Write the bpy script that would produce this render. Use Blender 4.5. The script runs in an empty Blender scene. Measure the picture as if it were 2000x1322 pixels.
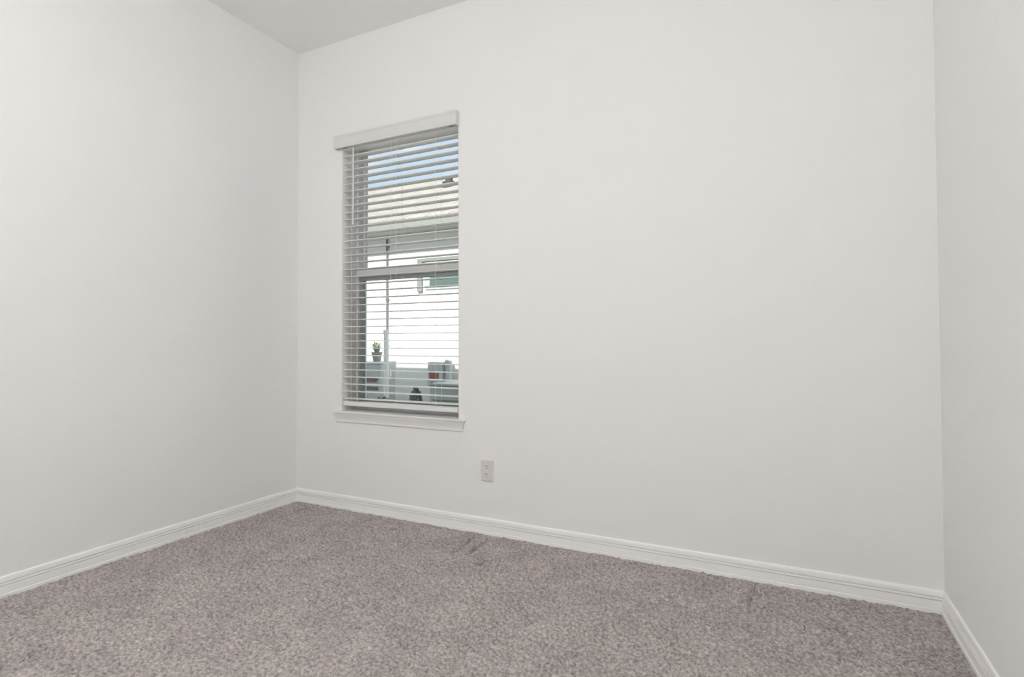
import bpy, bmesh, math, random
import numpy as np
from mathutils import Vector, Matrix

S = bpy.context.scene
COL = S.collection

# ------------------------------------------------------------------ camera
F_PX = 1097.187
YAW, PITCH, ROLL = 0.473274, 0.022038, -0.002328
CAM = (2.646267, -2.505341, 0.963667)
cam = bpy.data.cameras.new('camera')
cam.sensor_fit = 'HORIZONTAL'
cam.sensor_width = 36.0
cam.lens = 36.0 * F_PX / 2000.0
cam.shift_x = 31.26 / 2000.0
cam.shift_y = -18.89 / 2000.0
cam.clip_start = 0.05
co = bpy.data.objects.new('camera', cam)
COL.objects.link(co)
cy, sy = math.cos(YAW), math.sin(YAW)
f0, r0, u0 = Vector((-sy, cy, 0)), Vector((cy, sy, 0)), Vector((0, 0, 1))
fw = f0 * math.cos(PITCH) + u0 * math.sin(PITCH)
up = u0 * math.cos(PITCH) - f0 * math.sin(PITCH)
r1 = r0 * math.cos(ROLL) + up * math.sin(ROLL)
u1 = up * math.cos(ROLL) - r0 * math.sin(ROLL)
M = Matrix((r1, u1, -fw)).transposed().to_4x4()
M.translation = Vector(CAM)
co.matrix_world = M
S.camera = co

# ------------------------------------------------------------------ view, sky, sun
S.view_settings.view_transform = 'Standard'
S.view_settings.look = 'None'
S.view_settings.exposure = 0.0
S.view_settings.gamma = 1.0
S.view_settings.use_curve_mapping = False
S.cycles.max_bounces = 14
S.cycles.diffuse_bounces = 9
S.cycles.transparent_max_bounces = 24
S.cycles.caustics_reflective = False
S.cycles.caustics_refractive = False

W = bpy.data.worlds.new('sky')
S.world = W
W.use_nodes = True
nt = W.node_tree
nt.nodes.clear()
n_out = nt.nodes.new('ShaderNodeOutputWorld')
n_bg = nt.nodes.new('ShaderNodeBackground')
n_tc = nt.nodes.new('ShaderNodeTexCoord')
n_map = nt.nodes.new('ShaderNodeMapping')
n_map.inputs['Scale'].default_value = (1.0, 1.0, 2.2)
n_noise = nt.nodes.new('ShaderNodeTexNoise')
n_noise.inputs['Scale'].default_value = 6.5
n_noise.inputs['Detail'].default_value = 5.0
n_ramp = nt.nodes.new('ShaderNodeValToRGB')
n_ramp.color_ramp.elements[0].position = 0.50
n_ramp.color_ramp.elements[0].color = (0.60, 0.755, 0.92, 1)
n_ramp.color_ramp.elements[1].position = 0.68
n_ramp.color_ramp.elements[1].color = (0.98, 0.99, 1.0, 1)
nt.links.new(n_tc.outputs['Generated'], n_map.inputs['Vector'])
nt.links.new(n_map.outputs['Vector'], n_noise.inputs['Vector'])
nt.links.new(n_noise.outputs['Fac'], n_ramp.inputs['Fac'])
nt.links.new(n_ramp.outputs['Color'], n_bg.inputs['Color'])
n_bg.inputs['Strength'].default_value = 1.15
nt.links.new(n_bg.outputs['Background'], n_out.inputs['Surface'])

sun = bpy.data.lights.new('sun', 'SUN')
sun.energy = 7.5
sun.angle = math.radians(0.53)
sun.color = (1.0, 0.965, 0.91)
so = bpy.data.objects.new('sun', sun)
COL.objects.link(so)
so.rotation_euler = Vector((-0.20, 1.0, -0.70)).to_track_quat('-Z', 'Y').to_euler()

# added lamp out of view that lights the room (built further down)
LAMP = (1.70, -2.80, 2.30)
LAMP_POWER = 44.5


# ------------------------------------------------------------------ helpers
def mat(name, color, rough=0.6, spec=0.3, metal=0.0, bump=None, noise=None):
    """bump=(scale, distance); noise=(scale, amount) mild colour mottling of the thing itself"""
    m = bpy.data.materials.new(name)
    m.use_nodes = True
    t = m.node_tree
    b = t.nodes['Principled BSDF']
    c = (*color, 1)
    b.inputs['Base Color'].default_value = c
    b.inputs['Roughness'].default_value = rough
    b.inputs['Specular IOR Level'].default_value = spec
    b.inputs['Metallic'].default_value = metal
    tc = None
    if bump or noise:
        tc = t.nodes.new('ShaderNodeTexCoord')
    if bump:
        n = t.nodes.new('ShaderNodeTexNoise')
        n.inputs['Scale'].default_value = bump[0]
        n.inputs['Detail'].default_value = 3.0
        t.links.new(tc.outputs['Object'], n.inputs['Vector'])
        bp = t.nodes.new('ShaderNodeBump')
        bp.inputs['Distance'].default_value = bump[1]
        bp.inputs['Strength'].default_value = 0.5
        t.links.new(n.outputs['Fac'], bp.inputs['Height'])
        t.links.new(bp.outputs['Normal'], b.inputs['Normal'])
    if noise:
        n = t.nodes.new('ShaderNodeTexNoise')
        n.inputs['Scale'].default_value = noise[0]
        n.inputs['Detail'].default_value = 4.0
        t.links.new(tc.outputs['Object'], n.inputs['Vector'])
        r = t.nodes.new('ShaderNodeValToRGB')
        a = noise[1]
        r.color_ramp.elements[0].position = 0.3
        r.color_ramp.elements[1].position = 0.7
        r.color_ramp.elements[0].color = (*[v * (1 - a) for v in color], 1)
        r.color_ramp.elements[1].color = (*[min(1, v * (1 + a)) for v in color], 1)
        t.links.new(n.outputs['Fac'], r.inputs['Fac'])
        t.links.new(r.outputs['Color'], b.inputs['Base Color'])
    return m


def put(name, bm, m, parent=None, smooth=False):
    me = bpy.data.meshes.new(name)
    bmesh.ops.recalc_face_normals(bm, faces=bm.faces)
    bm.to_mesh(me)
    bm.free()
    if m is not None:
        me.materials.append(m)
    if smooth:
        for p in me.polygons:
            p.use_smooth = True
    o = bpy.data.objects.new(name, me)
    COL.objects.link(o)
    if parent is not None:
        o.parent = parent
        o.matrix_parent_inverse = Matrix.Translation(parent.location).inverted()
    return o


def empty(name, loc):
    o = bpy.data.objects.new(name, None)
    o.empty_display_size = 0.05
    o.location = loc
    COL.objects.link(o)
    return o


def tag(o, label=None, cat=None, group=None, kind=None):
    if label:
        o['label'] = label
    if cat:
        o['category'] = cat
    if group:
        o['group'] = group
    if kind:
        o['kind'] = kind
    return o


def box(bm, x0, x1, y0, y1, z0, z1, bev=0.0):
    v = [bm.verts.new(p) for p in ((x0, y0, z0), (x1, y0, z0), (x1, y1, z0), (x0, y1, z0),
                                   (x0, y0, z1), (x1, y0, z1), (x1, y1, z1), (x0, y1, z1))]
    fs = [bm.faces.new([v[i] for i in q]) for q in
          ((0, 3, 2, 1), (4, 5, 6, 7), (0, 1, 5, 4), (1, 2, 6, 5), (2, 3, 7, 6), (3, 0, 4, 7))]
    if bev > 0:
        es = list({e for f in fs for e in f.edges})
        bmesh.ops.bevel(bm, geom=es, offset=bev, segments=2, affect='EDGES', profile=0.5)
    return bm


def nb():
    return bmesh.new()


def tube(bm, pts, r, n=10, cap=True):
    pts = [Vector(p) for p in pts]
    rings = []
    for i, p in enumerate(pts):
        d = (pts[min(i + 1, len(pts) - 1)] - pts[max(i - 1, 0)]).normalized()
        a = Vector((0, 0, 1)) if abs(d.z) < 0.9 else Vector((1, 0, 0))
        u = d.cross(a).normalized()
        w = d.cross(u)
        rr = r[i] if isinstance(r, (list, tuple)) else r
        rings.append([bm.verts.new(p + (u * math.cos(t) + w * math.sin(t)) * rr)
                      for t in [2 * math.pi * k / n for k in range(n)]])
    for a, b in zip(rings, rings[1:]):
        for k in range(n):
            bm.faces.new((a[k], a[(k + 1) % n], b[(k + 1) % n], b[k]))
    if cap:
        bm.faces.new(rings[0])
        bm.faces.new(list(reversed(rings[-1])))
    return bm


def bridge(bm, a, b, closed=True):
    n = len(a)
    for k in range(n if closed else n - 1):
        bm.faces.new((a[k], a[(k + 1) % n], b[(k + 1) % n], b[k]))


def lathe(bm, c, prof, n=24):
    rings = [[bm.verts.new((c[0] + r * math.cos(2 * math.pi * k / n), c[1] + r * math.sin(2 * math.pi * k / n), c[2] + z))
              for k in range(n)] for r, z in prof]
    for a, b in zip(rings, rings[1:]):
        bridge(bm, a, b)
    bm.faces.new(rings[0])
    bm.faces.new(rings[-1])
    return bm


# ------------------------------------------------------------------ materials
WALLC = (0.862, 0.859, 0.851)
m_wall = mat('wall_paint', WALLC, 0.75, 0.2, bump=(260, 0.0012))
m_ceil = mat('ceiling_paint', (0.90, 0.897, 0.889), 0.9, 0.1, bump=(90, 0.002))
m_trim = mat('trim_paint', (0.93, 0.93, 0.92), 0.35, 0.5)
m_stool = mat('sill_paint', (0.80, 0.79, 0.775), 0.4, 0.4)
m_valance = mat('valance_vinyl', (0.74, 0.735, 0.725), 0.5, 0.3)
m_vinyl = mat('white_vinyl', (0.80, 0.795, 0.785), 0.4, 0.4)
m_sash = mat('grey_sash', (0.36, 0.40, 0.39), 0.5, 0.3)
m_slat = mat('blind_slat', (0.80, 0.795, 0.785), 0.42, 0.4)
m_cord = mat('blind_cord', (0.85, 0.84, 0.81), 0.7, 0.2)
m_plate = mat('outlet_plastic', (0.72, 0.70, 0.68), 0.3, 0.5)
m_slot = mat('outlet_slot', (0.12, 0.115, 0.11), 0.6, 0.2)
m_stucco = mat('white_stucco', (0.86, 0.86, 0.84), 0.9, 0.1, bump=(55, 0.006))
m_fascia = mat('grey_fascia', (0.27, 0.275, 0.26), 0.6, 0.2)
m_soffit = mat('grey_soffit', (0.46, 0.48, 0.46), 0.7, 0.1)
m_band = mat('grey_trim_band', (0.24, 0.25, 0.24), 0.8, 0.1)
m_box = mat('grey_enamel', (0.50, 0.54, 0.55), 0.5, 0.3, noise=(6, 0.08))
m_steel = mat('galvanised_pipe', (0.52, 0.54, 0.54), 0.45, 0.4, noise=(20, 0.1))
m_dark = mat('dark_grey_metal', (0.16, 0.165, 0.165), 0.5, 0.3)
m_pvc = mat('white_plastic', (0.82, 0.82, 0.80), 0.5, 0.3)
m_red = mat('red_label', (0.30, 0.10, 0.10), 0.5, 0.3)
m_black = mat('black_label', (0.03, 0.03, 0.035), 0.5, 0.3)
m_leaf = mat('dark_leaf', (0.21, 0.26, 0.22), 0.55, 0.3, noise=(14, 0.35))
m_agave = mat('grey_green_leaf', (0.20, 0.26, 0.19), 0.6, 0.2, noise=(10, 0.2))
m_bloom = mat('cream_flower', (0.85, 0.78, 0.48), 0.7, 0.1)
m_pot = mat('grey_pot', (0.30, 0.32, 0.30), 0.8, 0.1)
m_ground = mat('gravel_ground', (0.36, 0.33, 0.29), 0.95, 0.1, noise=(30, 0.25))
m_ourroof = mat('roof_shingle_grey', (0.45, 0.42, 0.38), 0.9, 0.1)

m_shingle = bpy.data.materials.new('beige_shingles')
m_shingle.use_nodes = True
t = m_shingle.node_tree
b = t.nodes['Principled BSDF']
b.inputs['Roughness'].default_value = 0.9
b.inputs['Specular IOR Level'].default_value = 0.1
tc = t.nodes.new('ShaderNodeTexCoord')
br = t.nodes.new('ShaderNodeTexBrick')
br.inputs['Scale'].default_value = 1.0
br.inputs['Brick Width'].default_value = 0.32
br.inputs['Row Height'].default_value = 0.15
br.inputs['Mortar Size'].default_value = 0.012
br.inputs['Color1'].default_value = (0.435, 0.40, 0.36, 1)
br.inputs['Color2'].default_value = (0.365, 0.335, 0.30, 1)
br.inputs['Mortar'].default_value = (0.28, 0.255, 0.23, 1)
t.links.new(tc.outputs['Object'], br.inputs['Vector'])
t.links.new(br.outputs['Color'], b.inputs['Base Color'])

m_glass = bpy.data.materials.new('window_glass')
m_glass.use_nodes = True
t = m_glass.node_tree
t.nodes.clear()
o_ = t.nodes.new('ShaderNodeOutputMaterial')
mx = t.nodes.new('ShaderNodeMixShader')
tr = t.nodes.new('ShaderNodeBsdfTransparent')
tr.inputs['Color'].default_value = (0.95, 0.965, 0.957, 1)
gl = t.nodes.new('ShaderNodeBsdfGlossy')
gl.inputs['Roughness'].default_value = 0.02
fr = t.nodes.new('ShaderNodeFresnel')
fr.inputs['IOR'].default_value = 1.35
t.links.new(fr.outputs['Fac'], mx.inputs['Fac'])
t.links.new(tr.outputs['BSDF'], mx.inputs[1])
t.links.new(gl.outputs['BSDF'], mx.inputs[2])
t.links.new(mx.outputs['Shader'], o_.inputs['Surface'])

m_darkglass = mat('neighbour_glass', (0.09, 0.14, 0.13), 0.06, 0.6)

m_carpet = bpy.data.materials.new('taupe_carpet')
m_carpet.use_nodes = True
t = m_carpet.node_tree
b = t.nodes['Principled BSDF']
b.inputs['Roughness'].default_value = 1.0
b.inputs['Specular IOR Level'].default_value = 0.0
tc = t.nodes.new('ShaderNodeTexCoord')
n1 = t.nodes.new('ShaderNodeTexNoise')
n1.inputs['Scale'].default_value = 95
n1.inputs['Detail'].default_value = 3.0
n1.inputs['Roughness'].default_value = 0.65
t.links.new(tc.outputs['Object'], n1.inputs['Vector'])
r1_ = t.nodes.new('ShaderNodeValToRGB')
els = r1_.color_ramp.elements
els[0].position = 0.32
els[0].color = (0.25, 0.223, 0.213, 1)
els[1].position = 0.68
els[1].color = (0.615, 0.565, 0.548, 1)
e = els.new(0.5)
e.color = (0.442, 0.402, 0.39, 1)
t.links.new(n1.outputs['Fac'], r1_.inputs['Fac'])
# brushed and trodden patches of the pile, their lean shading painted into the colour
n3 = t.nodes.new('ShaderNodeTexNoise')
n3.inputs['Scale'].default_value = 6.0
n3.inputs['Detail'].default_value = 5.0
n3.inputs['Roughness'].default_value = 0.62
n3.inputs['Distortion'].default_value = 0.8
t.links.new(tc.outputs['Object'], n3.inputs['Vector'])
r3 = t.nodes.new('ShaderNodeMapRange')
r3.inputs['From Min'].default_value = 0.3
r3.inputs['From Max'].default_value = 0.7
r3.inputs['To Min'].default_value = 0.87
r3.inputs['To Max'].default_value = 1.12
t.links.new(n3.outputs['Fac'], r3.inputs['Value'])
mm = t.nodes.new('ShaderNodeVectorMath')
mm.operation = 'SCALE'
t.links.new(r1_.outputs['Color'], mm.inputs[0])
t.links.new(r3.outputs['Result'], mm.inputs['Scale'])
t.links.new(mm.outputs['Vector'], b.inputs['Base Color'])
n2 = t.nodes.new('ShaderNodeTexNoise')
n2.inputs['Scale'].default_value = 320
n2.inputs['Detail'].default_value = 2.0
t.links.new(tc.outputs['Object'], n2.inputs['Vector'])
bp = t.nodes.new('ShaderNodeBump')
bp.inputs['Distance'].default_value = 0.004
bp.inputs['Strength'].default_value = 0.6
t.links.new(n2.outputs['Fac'], bp.inputs['Height'])
t.links.new(bp.outputs['Normal'], b.inputs['Normal'])

# ------------------------------------------------------------------ the room
RX, RY, H = 3.1414, -3.55, 2.74
OX0, OX1, OZ0, OZ1 = 0.350, 1.140, 0.540, 2.165      # window opening
YF, YO = 0.130, 0.220                                 # window frame face, outside face of the wall


def struct(name, bm, m, label=None):
    return tag(put(name, bm, m), label, None, None, 'structure')


def rect(bm, x0, x1, z0, z1, y):
    return [bm.verts.new(p) for p in ((x0, y, z0), (x1, y, z0), (x1, y, z1), (x0, y, z1))]


bm = nb()
R_ = 0.010
loops = [rect(bm, -0.12, RX + 0.12, -0.25, H, YO),
         rect(bm, -0.12, RX + 0.12, -0.25, H, 0.0),
         rect(bm, OX0 - R_, OX1 + R_, OZ0 - R_, OZ1 + R_, 0.0)]
for k in (1, 2, 3):
    a = math.pi / 2 * k / 3
    d = R_ * (1 - math.sin(a))
    loops.append(rect(bm, OX0 - d, OX1 + d, OZ0 - d, OZ1 + d, R_ * (1 - math.cos(a))))
loops.append(rect(bm, OX0, OX1, OZ0, OZ1, YO))
loops.append(loops[0])
for a, b_ in zip(loops, loops[1:]):
    bridge(bm, a, b_)
struct('wall_back', bm, m_wall, 'off-white painted wall holding the window')

struct('wall_left', box(nb(), -0.12, 0.0, RY, 0.0, -0.25, 2.80), m_wall, 'off-white painted wall left of the window corner')
struct('wall_right', box(nb(), RX, RX + 0.12, RY, 0.0, -0.25, 2.80), m_wall, 'off-white painted wall at the right edge')
struct('wall_rear', box(nb(), -0.12, RX + 0.12, RY - 0.12, RY, -0.25, 2.86), m_wall, 'off-white wall opposite the window')
struct('ceiling', box(nb(), 0.0, RX, RY, 0.10, H, H + 0.03), m_ceil, 'flat white ceiling')

# carpet: a dense displaced pile surface
rng = np.random.default_rng(7)
step = 0.0052
nx, ny = int(RX / step) + 1, int(-RY / step) + 1
gx = np.linspace(0.0, RX, nx)
gy = np.linspace(RY, 0.0, ny)


def blur(a, n):
    for _ in range(n):
        a = (np.roll(a, 1, 0) + 2 * a + np.roll(a, -1, 0)) / 4
        a = (np.roll(a, 1, 1) + 2 * a + np.roll(a, -1, 1)) / 4
    return a


def unit(a):
    return a / a.std()


h = 0.0028 * unit(blur(rng.standard_normal((ny, nx)), 1))
h += 0.0007 * unit(blur(rng.standard_normal((ny, nx)), 14))
h += 0.0007 * unit(blur(rng.standard_normal((ny, nx)), 90))
X, Y = np.meshgrid(gx, gy)


def groove(pts, w, depth):
    global h
    pts = [np.array(p) for p in pts]
    for a, c in zip(pts, pts[1:]):
        d = c - a
        L2 = (d ** 2).sum()
        tt = np.clip(((X - a[0]) * d[0] + (Y - a[1]) * d[1]) / L2, 0, 1)
        dist = np.hypot(X - a[0] - tt * d[0], Y - a[1] - tt * d[1])
        h -= depth * np.exp(-(dist / w) ** 2)


GROOVES = [
    ([(1.292, -0.308), (1.284, -0.19), (1.28, -0.083)], 0.009, 0.020),
    ([(1.36, -0.273), (1.355, -0.168), (1.35, -0.071)], 0.009, 0.020),
    ([(1.459, -0.352), (1.467, -0.306), (1.494, -0.299)], 0.009, 0.030),
    ([(0.841, -0.17), (0.842, -0.116), (0.868, -0.093)], 0.009, 0.020),
    ([(2.775, -0.302), (2.801, -0.296), (2.826, -0.338)], 0.009, 0.027),
    ([(0.35, -0.896), (0.358, -0.84), (0.382, -0.801)], 0.009, 0.022),
    ([(2.541, -0.033), (2.527, -0.165), (2.518, -0.265)], 0.009, 0.015),
    ([(2.679, -0.354), (2.71, -0.323)], 0.009, 0.017),
]
for g in GROOVES:
    groove(*g)
edge = np.minimum(np.minimum(X, RX - X), -Y)
h = h * np.clip(edge / 0.03, 0.35, 1) - 0.0015 * (edge < 0.02)
jx = 0.0018 * rng.standard_normal((ny, nx))
jy = 0.0018 * rng.standard_normal((ny, nx))
jx[:, [0, -1]] = 0
jy[[0, -1], :] = 0
co_ = np.empty((ny * nx, 3), np.float32)
co_[:, 0] = np.clip(X + jx, 0, RX).ravel()
co_[:, 1] = np.clip(Y + jy, RY, 0).ravel()
co_[:, 2] = h.ravel()
i0 = (np.arange(ny - 1)[:, None] * nx + np.arange(nx - 1)[None, :]).ravel()
quads = np.stack([i0, i0 + 1, i0 + 1 + nx, i0 + nx], 1).astype(np.int32)
me = bpy.data.meshes.new('floor')
me.vertices.add(len(co_))
me.vertices.foreach_set('co', co_.ravel())
me.loops.add(quads.size)
me.loops.foreach_set('vertex_index', quads.ravel())
me.polygons.add(len(quads))
me.polygons.foreach_set('loop_start', np.arange(0, quads.size, 4, dtype=np.int32))
me.polygons.foreach_set('loop_total', np.full(len(quads), 4, np.int32))
me.update(calc_edges=True)
me.materials.append(m_carpet)
fo = bpy.data.objects.new('floor', me)
COL.objects.link(fo)
tag(fo, 'taupe cut-pile carpet covering the whole floor', None, None, 'structure')
struct('floor_slab', box(nb(), 0.0, RX, RY, 0.0, -0.25, -0.03), m_ground, 'floor slab under the carpet')

# baseboards: (distance from the wall, height)
BB = [(0.0, 0.078), (0.0030, 0.078), (0.0056, 0.0745), (0.0070, 0.069), (0.0080, 0.0565), (0.0008, 0.0563),
      (0.0008, 0.0538), (0.0096, 0.0534), (0.0104, 0.0462), (0.0012, 0.0460), (0.0012, 0.0436), (0.0122, 0.0432),
      (0.0122, 0.0165), (0.0106, 0.0150), (0.0106, 0.0135), (0.0138, 0.0115), (0.0138, -0.03), (0.0, -0.03)]


def skirting(name, fn, label):
    """fn(d, z, end) gives the mitred point of the profile at either end"""
    bm = nb()
    a = [bm.verts.new(fn(d, z, 0)) for d, z in BB]
    c = [bm.verts.new(fn(d, z, 1)) for d, z in BB]
    bridge(bm, a, c)
    bm.faces.new(a)
    bm.faces.new(list(reversed(c)))
    return struct(name, bm, m_trim, label)


skirting('baseboard_back', lambda d, z, e: ((RX - d) if e else d, -d, z), 'white grooved baseboard under the window')
skirting('baseboard_left', lambda d, z, e: (d, RY if e else -d, z), 'white grooved baseboard along the left wall')
skirting('baseboard_right', lambda d, z, e: (RX - d, RY if e else -d, z), 'white grooved baseboard along the right wall')

# ------------------------------------------------------------------ window 1
w1 = tag(empty('window_1', (0.745, 0.13, 0.56)), 'white single-hung window with a sill', None, None, 'structure')
zm = 1.360
bm = nb()                                             # outer frame
box(bm, OX0, OX0 + 0.012, YF, YO - 0.01, 0.56, OZ1, 0.002)
box(bm, OX1 - 0.012, OX1, YF, YO - 0.01, 0.56, OZ1, 0.002)
box(bm, OX0 + 0.012, OX1 - 0.012, YF, YO - 0.01, 2.138, OZ1, 0.002)
box(bm, OX0 + 0.012, OX1 - 0.012, YF, YO - 0.01, 0.56, 0.590, 0.002)
put('frame', bm, m_vinyl, w1)
put('meeting_rail', box(nb(), OX0 + 0.012, OX1 - 0.012, YF - 0.010, 0.172, zm - 0.008, zm + 0.042, 0.004), m_vinyl, w1)
bm = nb()                                             # lower sash
box(bm, OX0 + 0.012, OX0 + 0.036, 0.145, 0.172, 0.590, zm - 0.008, 0.002)
box(bm, OX1 - 0.036, OX1 - 0.012, 0.145, 0.172, 0.590, zm - 0.008, 0.002)
box(bm, OX0 + 0.036, OX1 - 0.036, 0.145, 0.172, 0.590, 0.622, 0.002)
box(bm, OX0 + 0.036, OX1 - 0.036, 0.145, 0.172, zm - 0.030, zm - 0.008, 0.002)
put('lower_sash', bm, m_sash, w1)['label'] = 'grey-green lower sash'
bm = nb()                                             # upper sash
box(bm, OX0 + 0.012, OX0 + 0.028, 0.176, 0.200, zm, 2.138, 0.002)
box(bm, OX1 - 0.028, OX1 - 0.012, 0.176, 0.200, zm, 2.138, 0.002)
put('upper_sash', bm, m_vinyl, w1)
put('pane', box(nb(), OX0 + 0.034, OX1 - 0.034, 0.1575, 0.1615, 0.620, zm - 0.028), m_glass, w1)
put('pane', box(nb(), OX0 + 0.027, OX1 - 0.027, 0.1865, 0.1905, zm + 0.040, 2.140), m_glass, w1)

# stool and apron as one ring moulding (distance from the wall, height)
XA, XB = 0.323, 1.166


def ring_moulding(bm, prof, xa, xb, yback=0.0):
    rings = []
    for d, z in prof:
        rings.append([bm.verts.new(p) for p in ((xa - d, yback, z), (xa - d, -d, z), (xb + d, -d, z), (xb + d, yback, z))])
    for a, c in zip(rings, rings[1:]):
        bridge(bm, a, c)
    bm.faces.new(rings[0])
    bm.faces.new(list(reversed(rings[-1])))


bm = nb()
ring_moulding(bm, [(0.018, 0.5625), (0.0205, 0.560), (0.0215, 0.556), (0.0205, 0.551), (0.018, 0.5485)], XA, XB)
box(bm, OX0, OX1, 0.0, YF, 0.541, 0.5625)
put('stool', bm, m_stool, w1)
bm = nb()
ring_moulding(bm, [(0.0165, 0.5485), (0.0150, 0.540), (0.0115, 0.530), (0.0085, 0.518), (0.0075, 0.510),
                   (0.0088, 0.507), (0.0088, 0.501), (0.006, 0.4985), (0.0, 0.4985)], XA + 0.001, XB - 0.001)
put('apron', bm, m_stool, w1)

# ------------------------------------------------------------------ the blind
bl = tag(empty('window_blind', (0.745, 0.035, 0.565)),
         'white horizontal slat blind with valance, lowered in the window recess', 'blind')
bm = nb()                                             # valance: hollow three-sided board
VX0, VX1 = 0.346, 1.1155
prof = [(0.0325, 2.0895), (0.0345, 2.093), (0.0345, 2.099), (0.0325, 2.102), (0.0335, 2.106), (0.0335, 2.143), (0.0325, 2.147),
        (0.0345, 2.150), (0.0365, 2.156), (0.0365, 2.161), (0.034, 2.1635)]
outer, inner = [], []
TH = 0.011
for d, z in prof:
    outer.append([bm.verts.new(p) for p in ((VX0 - d, -0.0005, z), (VX0 - d, -d, z), (VX1 + d, -d, z), (VX1 + d, -0.0005, z))])
for z in (prof[0][1], prof[-1][1]):
    d = 0.0335 - TH
    inner.append([bm.verts.new(p) for p in ((VX0 - d, -0.0005, z), (VX0 - d, -d, z), (VX1 + d, -d, z), (VX1 + d, -0.0005, z))])
for a, c in zip(outer, outer[1:]):
    bridge(bm, a, c, False)
bridge(bm, inner[0], inner[1], False)
bridge(bm, outer[0], inner[0], False)
bridge(bm, outer[-1], inner[1], False)
put('valance', bm, m_valance, bl)
put('headrail', box(nb(), OX0 + 0.004, OX1 - 0.004, 0.004, 0.058, 2.088, 2.130, 0.003), m_slat, bl)
for x in (0.375, 1.100):
    put('valance_clip', box(nb(), x - 0.010, x + 0.010, -0.0225, 0.0035, 2.096, 2.120, 0.002), m_dark, bl)

SX0, SX1, SY0, SY1, PITCH_Z, Z0 = OX0 + 0.006, OX1 - 0.006, 0.0095, 0.0600, 0.0417, 0.9665
slat_me = None
for k in range(-8, 27):
    z = Z0 + k * PITCH_Z
    if slat_me is None:
        bm = nb()
        prof_s = []
        for i in range(7):                            # gently crowned section
            u = i / 6.0
            prof_s.append((SY0 + (SY1 - SY0) * u, 0.0016 * (1 - (2 * u - 1) ** 2)))
        th = 0.0034
        sec = [(y, zz + th / 2) for y, zz in prof_s] + [(y, zz - th / 2) for y, zz in reversed(prof_s)]
        a = [bm.verts.new((SX0, y - 0.035, zz)) for y, zz in sec]
        c = [bm.verts.new((SX1, y - 0.035, zz)) for y, zz in sec]
        bridge(bm, a, c)
        bm.faces.new(a)
        bm.faces.new(list(reversed(c)))
        so_ = put('slat', bm, m_slat)
        slat_me = so_.data
    else:
        so_ = bpy.data.objects.new('slat', slat_me)
        COL.objects.link(so_)
    so_.parent = bl
    so_.location = (-0.745, 0.0, z - 0.565)
put('bottom_rail', box(nb(), SX0, SX1, SY0 - 0.001, SY1 + 0.001, 0.5915, 0.6165, 0.004), m_slat, bl)
for x in (0.418, 0.738, 1.000):
    bm = nb()
    for y in (SY0 - 0.0012, SY1 + 0.0012):
        tube(bm, [(x, y, 0.600), (x, y, 2.09)], 0.0009, 6)
    for k in range(-8, 27):                           # rungs under the slats
        z = Z0 + k * PITCH_Z - 0.0016
        tube(bm, [(x, SY0 - 0.001, z), (x, 0.035, z + 0.0006), (x, SY1 + 0.001, z)], 0.0006, 5)
    put('ladder_cord', bm, m_cord, bl)
bm = nb()
tube(bm, [(0.438, -0.003, 2.120), (0.438, -0.003, 1.665), (0.438, -0.003, 1.64)], [0.0038, 0.0038, 0.0048], 8)
put('tilt_wand', bm, m_cord, bl)
bm = nb()
tube(bm, [(0.703, 0.006, 2.10), (0.703, 0.006, 1.9), (0.705, 0.005, 0.80)], 0.0009, 6)
lathe(bm, (0.705, 0.005, 0.770), [(0.0018, 0.034), (0.004, 0.028), (0.0048, 0.004), (0.003, 0.0)], 10)
put('lift_cord', bm, m_cord, bl)

# ------------------------------------------------------------------ the outlet
ot = tag(empty('wall_outlet', (1.313, 0.0, 0.314)), 'white duplex wall outlet low on the wall right of the window', 'outlet')
bm = nb()
a = rect(bm, 1.278, 1.348, 0.2605, 0.3675, -0.0004)
c = rect(bm, 1.278, 1.348, 0.2605, 0.3675, -0.0025)
d_ = rect(bm, 1.2815, 1.3445, 0.264, 0.364, -0.0062)
bridge(bm, a, c)
bridge(bm, c, d_)
bm.faces.new(list(reversed(d_)))
bm.faces.new(a)
put('cover_plate', bm, m_plate, ot)
for zc in (0.314 + 0.0195, 0.314 - 0.0195):
    bm = nb()
    n = 28
    A, B = [], []
    for k in range(n):
        th = 2 * math.pi * k / n
        px = 0.0172 * math.cos(th)
        pz = max(-0.0140, min(0.0140, 0.0172 * math.sin(th)))
        A.append(bm.verts.new((1.313 + px, -0.0058, zc + pz)))
        B.append(bm.verts.new((1.313 + px * 0.96, -0.0076, zc + pz * 0.96)))
    bridge(bm, A, B)
    bm.faces.new(B)
    bm.faces.new(A)
    rc = put('receptacle', bm, m_plate, ot)
    bm = nb()
    box(bm, 1.313 - 0.0075, 1.313 - 0.0052, -0.0079, -0.0070, zc - 0.001, zc + 0.0085)
    box(bm, 1.313 + 0.0052, 1.313 + 0.0075, -0.0079, -0.0070, zc + 0.0, zc + 0.0075)
    tube(bm, [(1.313, -0.0070, zc - 0.0072), (1.313, -0.0079, zc - 0.0072)], 0.0026, 12)
    s_ = put('slot', bm, m_slot)
    s_.parent = rc
    bm = nb()
tube(bm, [(1.313, -0.0058, 0.314), (1.313, -0.0074, 0.314)], [0.0034, 0.0026], 14)
put('screw', bm, m_plate, ot)

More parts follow.
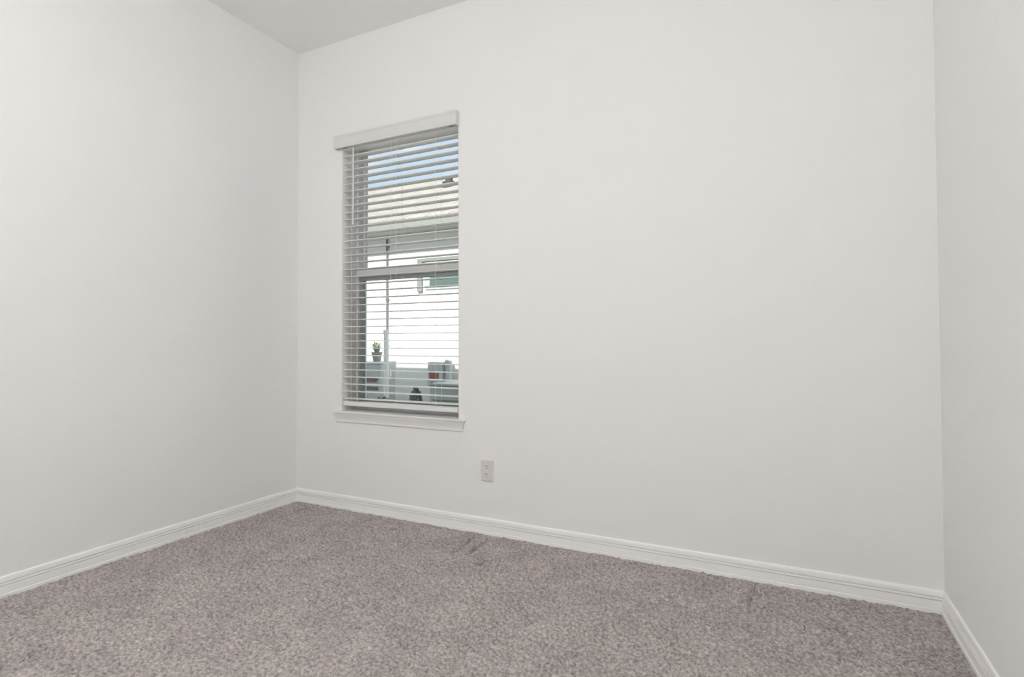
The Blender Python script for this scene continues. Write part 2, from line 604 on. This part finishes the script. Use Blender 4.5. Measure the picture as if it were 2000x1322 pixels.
# ------------------------------------------------------------------ added globe lamp to light the room (unseen, above and behind the view)
m_shade = bpy.data.materials.new('added_lamp_glass')
m_shade.use_nodes = True
t = m_shade.node_tree
b = t.nodes['Principled BSDF']
b.inputs['Base Color'].default_value = (0.9, 0.9, 0.88, 1)
b.inputs['Emission Color'].default_value = (0.985, 0.99, 0.99, 1)
RAD = 0.13
AREA = 4 * math.pi * RAD * RAD
b.inputs['Emission Strength'].default_value = LAMP_POWER / (math.pi * AREA)
lamp = tag(empty('added_lamp', (LAMP[0], LAMP[1], H)), 'added globe lamp on a short stem, out of view, lighting the room', 'lamp')
bm = nb()
bmesh.ops.create_uvsphere(bm, u_segments=32, v_segments=20, radius=RAD, matrix=Matrix.Translation(LAMP))
put('added_lamp_shade', bm, m_shade, lamp, True)
put('base', lathe(nb(), (LAMP[0], LAMP[1], H), [(0.065, -0.001), (0.065, -0.014), (0.02, -0.028), (0.012, -0.03), (0.012, LAMP[2] + RAD - H)], 20), m_trim, lamp)

# ------------------------------------------------------------------ our own eave, which shades the side yard
bm = nb()
sec = [(0.62, 2.45), (0.62, 2.58), (-3.90, 4.463), (-3.90, 4.42), (0.225, 2.715), (0.225, 2.45)]
a = [bm.verts.new((-7.0, y, z)) for y, z in sec]
c = [bm.verts.new((8.0, y, z)) for y, z in sec]
bridge(bm, a, c)
bm.faces.new(a)
bm.faces.new(list(reversed(c)))
struct('roof', bm, m_ourroof, 'own roof eave above the window outside')
for nm, xx in (('wall_outside_left', (-7.0, -0.12)), ('wall_outside_right', (RX + 0.12, 8.0))):
    struct(nm, box(nb(), xx[0], xx[1], 0.10, YO, -0.25, 2.58), m_stucco, 'own stucco wall beside the room')
struct('ground', box(nb(), -12.0, 9.0, YO, 12.0, -0.40, -0.25), m_ground, 'side yard ground between the houses')

# ------------------------------------------------------------------ the neighbour's house
YN = 3.40
OV = 0.35
nh = tag(empty('neighbour_house', (-1.5, YN, -0.25)), 'white stucco house with beige shingle roof beyond the window', 'house')
NX0, NX1 = -9.0, 7.0
put('wall', box(nb(), NX0, NX1, YN, YN + 7.5, -0.25, 2.45), m_stucco, nh)
RIDGE_Y, SL = 7.15, 0.452
ye = YN - OV
bm = nb()
sec = [(ye - 0.02, 2.445), (ye - 0.02, 2.46), (RIDGE_Y, 2.46 + SL * (RIDGE_Y - ye + 0.02)), (YN + 7.9, 2.46), (YN + 7.9, 2.445), (RIDGE_Y, 2.40 + SL * (RIDGE_Y - ye))]
a = [bm.verts.new((NX0 - 0.4, y, z)) for y, z in sec]
c = [bm.verts.new((NX1 + 0.4, y, z)) for y, z in sec]
bridge(bm, a, c)
bm.faces.new((a[0], a[1], a[2], a[5]))
bm.faces.new((a[5], a[2], a[3], a[4]))
bm.faces.new((c[0], c[1], c[2], c[5]))
bm.faces.new((c[5], c[2], c[3], c[4]))
put('roof', bm, m_shingle, nh)
put('fascia', box(nb(), NX0 - 0.4, NX1 + 0.4, ye, ye + 0.025, 2.340, 2.450, 0.003), m_fascia, nh)
put('soffit', box(nb(), NX0 - 0.4, NX1 + 0.4, ye + 0.025, YN, 2.342, 2.354), m_soffit, nh)
nw = put('window', box(nb(), -1.372, -0.30, YN - 0.020, YN + 0.03, 1.615, 1.965, 0.004), mat('pale_green_frame', (0.42, 0.48, 0.45), 0.5, 0.3), nh)
pn = put('pane', box(nb(), -1.300, -0.36, YN - 0.024, YN - 0.019, 1.655, 1.930), m_darkglass)
pn.parent = nw
bm = nb()
box(bm, -1.485, -0.20, YN - 0.035, YN, 1.968, 2.010, 0.004)
box(bm, -1.485, -1.412, YN - 0.035, YN, 1.590, 1.968, 0.004)
put('window_trim', bm, m_band, nh)
# roof vent
vy = 5.45
vz = 2.46 + SL * (vy - ye + 0.02)
bm = nb()
lathe(bm, (-2.30, vy, vz), [(0.11, -0.06), (0.115, 0.01), (0.115, 0.065), (0.065, 0.075), (0.062, 0.13), (0.04, 0.165), (0.02, 0.17)], 18)
put('roof_vent', bm, mat('dark_vent', (0.06, 0.062, 0.065), 0.5, 0.2), nh)

# conduit running down the sunny wall
bm = nb()
tube(bm, [(-1.965, YN - 0.028, 2.341), (-1.962, YN - 0.028, 0.10)], 0.013, 10)
for z in (2.2, 1.5, 0.9):
    box(bm, -1.985, -1.942, YN - 0.034, YN, z, z + 0.02)
tag(put('conduit', bm, m_dark), 'thin dark grey conduit running down the white neighbouring wall', 'conduit')

# white plastic standpipe, in the shade
PX, PY = -1.366, 2.60
bm = nb()
lathe(bm, (PX, PY, -0.25), [(0.030, 0.0), (0.030, 1.30), (0.036, 1.30), (0.036, 1.335), (0.030, 1.342)], 18)
tag(put('standpipe', bm, m_pvc), 'upright white plastic pipe in front of the thin dark conduit', 'pipe')

# grey cabinet with red and black stripes
cb = tag(empty('utility_cabinet', (-1.79, 2.95, -0.25)), 'grey equipment cabinet with a red and black strip, under the potted plant', 'cabinet')
CX0, CX1, CY0, CY1, CZ = -1.925, -1.625, 2.82, 3.12, 0.718
put('body', box(nb(), CX0, CX1, CY0, CY1, -0.25, CZ - 0.02, 0.008), m_box, cb)
put('lid', box(nb(), CX0 - 0.012, CX1 + 0.012, CY0 - 0.012, CY1, CZ - 0.02, CZ, 0.006), m_box, cb)
put('red_strip', box(nb(), CX0 + 0.02, CX1 - 0.05, CY0 - 0.004, CY0 + 0.001, 0.475, 0.505), m_red, cb)
put('black_strip', box(nb(), CX0 + 0.01, CX1 - 0.03, CY0 - 0.004, CY0 + 0.001, 0.510, 0.522), m_black, cb)
put('vent_panel', box(nb(), CX0 + 0.03, CX1 - 0.03, CY0 - 0.004, CY0 + 0.001, 0.38, 0.425), m_dark, cb)

# potted plant on the cabinet
pt = tag(empty('potted_plant', (-1.80, 2.97, CZ)), 'small spiky plant with cream flowers in a grey pot', 'plant')
pc = (-1.80, 2.97, CZ)
put('pot', lathe(nb(), pc, [(0.045, 0.0), (0.062, 0.10), (0.068, 0.10), (0.068, 0.115), (0.058, 0.115), (0.055, 0.105)], 18), m_pot, pt)
random.seed(4)
bm = nb()
for k in range(20):
    a = 2 * math.pi * k / 20 + random.uniform(-.1, .1)
    ln = random.uniform(0.10, 0.17)
    lean = random.uniform(0.03, 0.085)
    base = Vector((pc[0] + 0.02 * math.cos(a), pc[1] + 0.02 * math.sin(a), CZ + 0.10))
    dv = Vector((math.cos(a), math.sin(a), 0))
    sd = Vector((-math.sin(a), math.cos(a), 0))
    prev = None
    for i in range(5):
        u = i / 4
        p = base + dv * lean * u ** 1.4 + Vector((0, 0, ln * u))
        w_ = 0.011 * (1 - u) ** 0.7 + 0.001
        ring = [bm.verts.new(p - sd * w_), bm.verts.new(p + dv * w_ * 0.35), bm.verts.new(p + sd * w_), bm.verts.new(p - dv * w_ * 0.2)]
        if prev:
            bridge(bm, prev, ring)
        else:
            bm.faces.new(ring)
        prev = ring
    bm.faces.new(prev)
put('leaves', bm, m_agave, pt)
for fx, fy, fz in ((-0.025, 0.0, 0.24), (0.0, 0.01, 0.27), (-0.05, 0.0, 0.20), (0.012, -0.01, 0.225)):
    bm = nb()
    bmesh.ops.create_icosphere(bm, subdivisions=2, radius=0.017, matrix=Matrix.Translation((pc[0] + fx, pc[1] + fy, CZ + fz)))
    for v in bm.verts:
        v.co += Vector((random.uniform(-1, 1), random.uniform(-1, 1), random.uniform(-1, 1))) * 0.004
    tube(bm, [(pc[0] + fx, pc[1] + fy, CZ + fz), (pc[0] + fx * 0.4, pc[1], CZ + 0.10)], 0.003, 6)
    put('flower', bm, m_bloom, pt)

# electric meter box
mt = tag(empty('meter_box', (-1.11, 3.30, 0.56)), 'grey electric meter box with a dark red label on the shaded wall', 'meter box')
MY = 3.20
for x in (-1.145, -1.090):
    put('knockout', tube(nb(), [(x, MY + 0.001, 0.462), (x, MY - 0.006, 0.462)], 0.014, 14), m_dark, mt)
put('enclosure', box(nb(), -1.212, -1.012, MY, YN - 0.002, 0.425, 0.712, 0.006), m_box, mt)
put('red_label', box(nb(), -1.185, -1.052, MY - 0.004, MY + 0.001, 0.500, 0.586), m_red, mt)
bm = nb()
tube(bm, [(-1.115, MY + 0.08, 0.425), (-1.115, MY + 0.08, -0.249)], 0.035, 14)
put('lower_conduit', bm, m_steel, mt)

bm = nb()
lathe(bm, (-0.962, 3.28, 0.0), [(0.040, -0.25), (0.040, 0.66), (0.046, 0.66), (0.046, 0.73), (0.030, 0.752), (0.012, 0.756)], 18)
tag(put('service_pipe', bm, m_steel), 'short galvanised capped pipe right beside the meter box', 'pipe')

# air conditioner condenser, right
ac = tag(empty('air_conditioner', (-0.25, 2.65, -0.25)), 'grey-green air conditioner unit below the meter box, at the right', 'air conditioner')
AX0, AX1, AY0, AY1 = -0.640, 0.10, 2.40, 2.98
m_ac = mat('grey_green_enamel', (0.36, 0.41, 0.39), 0.55, 0.3, noise=(8, 0.1))
bm = nb()
box(bm, AX0, AX1, AY0, AY1, -0.25, 0.485, 0.01)
put('body', bm, m_ac, ac)
bm = nb()
for k in range(12):
    z = -0.15 + k * 0.05
    box(bm, AX0 + 0.04, AX1 - 0.04, AY0 - 0.006, AY0 + 0.001, z, z + 0.012)
put('grille', bm, m_dark, ac)
put('rim', box(nb(), AX0 - 0.006, AX1 + 0.006, AY0 - 0.008, AY1 + 0.006, 0.485, 0.505, 0.004), m_dark, ac)
put('lid', box(nb(), AX0, AX1, AY0, AY1, 0.505, 0.528, 0.008), m_ac, ac)


# low shrubs at the foot of the wall
def shrub(name, c, rx, rz, label, seed, n=1500):
    random.seed(seed)
    root = tag(empty(name, (c[0], c[1], -0.25)), label, 'shrub')
    bm = nb()
    for _ in range(n):
        th, ph = random.uniform(0, 2 * math.pi), math.acos(random.uniform(-0.5, 1))
        rr = random.uniform(0.75, 1.0)
        p = Vector((c[0] + rx * rr * math.sin(ph) * math.cos(th), c[1] + rx * rr * math.sin(ph) * math.sin(th), c[2] + rz * rr * math.cos(ph)))
        a = Vector((random.uniform(-1, 1), random.uniform(-1, 1), random.uniform(-.3, 1))).normalized()
        s1 = a.cross(Vector((random.random(), random.random(), random.random()))).normalized()
        L, w_ = random.uniform(.03, .05), random.uniform(.009, .014)
        q = [p - a * L * .5, p + s1 * w_, p + a * L * .5, p - s1 * w_]
        bm.faces.new([bm.verts.new(v) for v in q])
    put('foliage', bm, m_leaf, root)
    bm = nb()
    for k in range(5):
        a = k * 1.25
        tube(bm, [(c[0], c[1], -0.25), (c[0] + rx * .5 * math.cos(a), c[1] + rx * .5 * math.sin(a), c[2] + rz * .4)], [0.010, 0.004], 6)
    put('stem', bm, m_dark, root)
    return root


shrub('shrub', (-1.185, 2.92, 0.16), 0.085, 0.27, 'narrow upright green shrub just left of the air conditioner', 3)
shrub('shrub', (-1.14, 2.25, 0.14), 0.20, 0.24, 'low wide green shrub in front of the white pipe, nearest the window', 5, 2200)
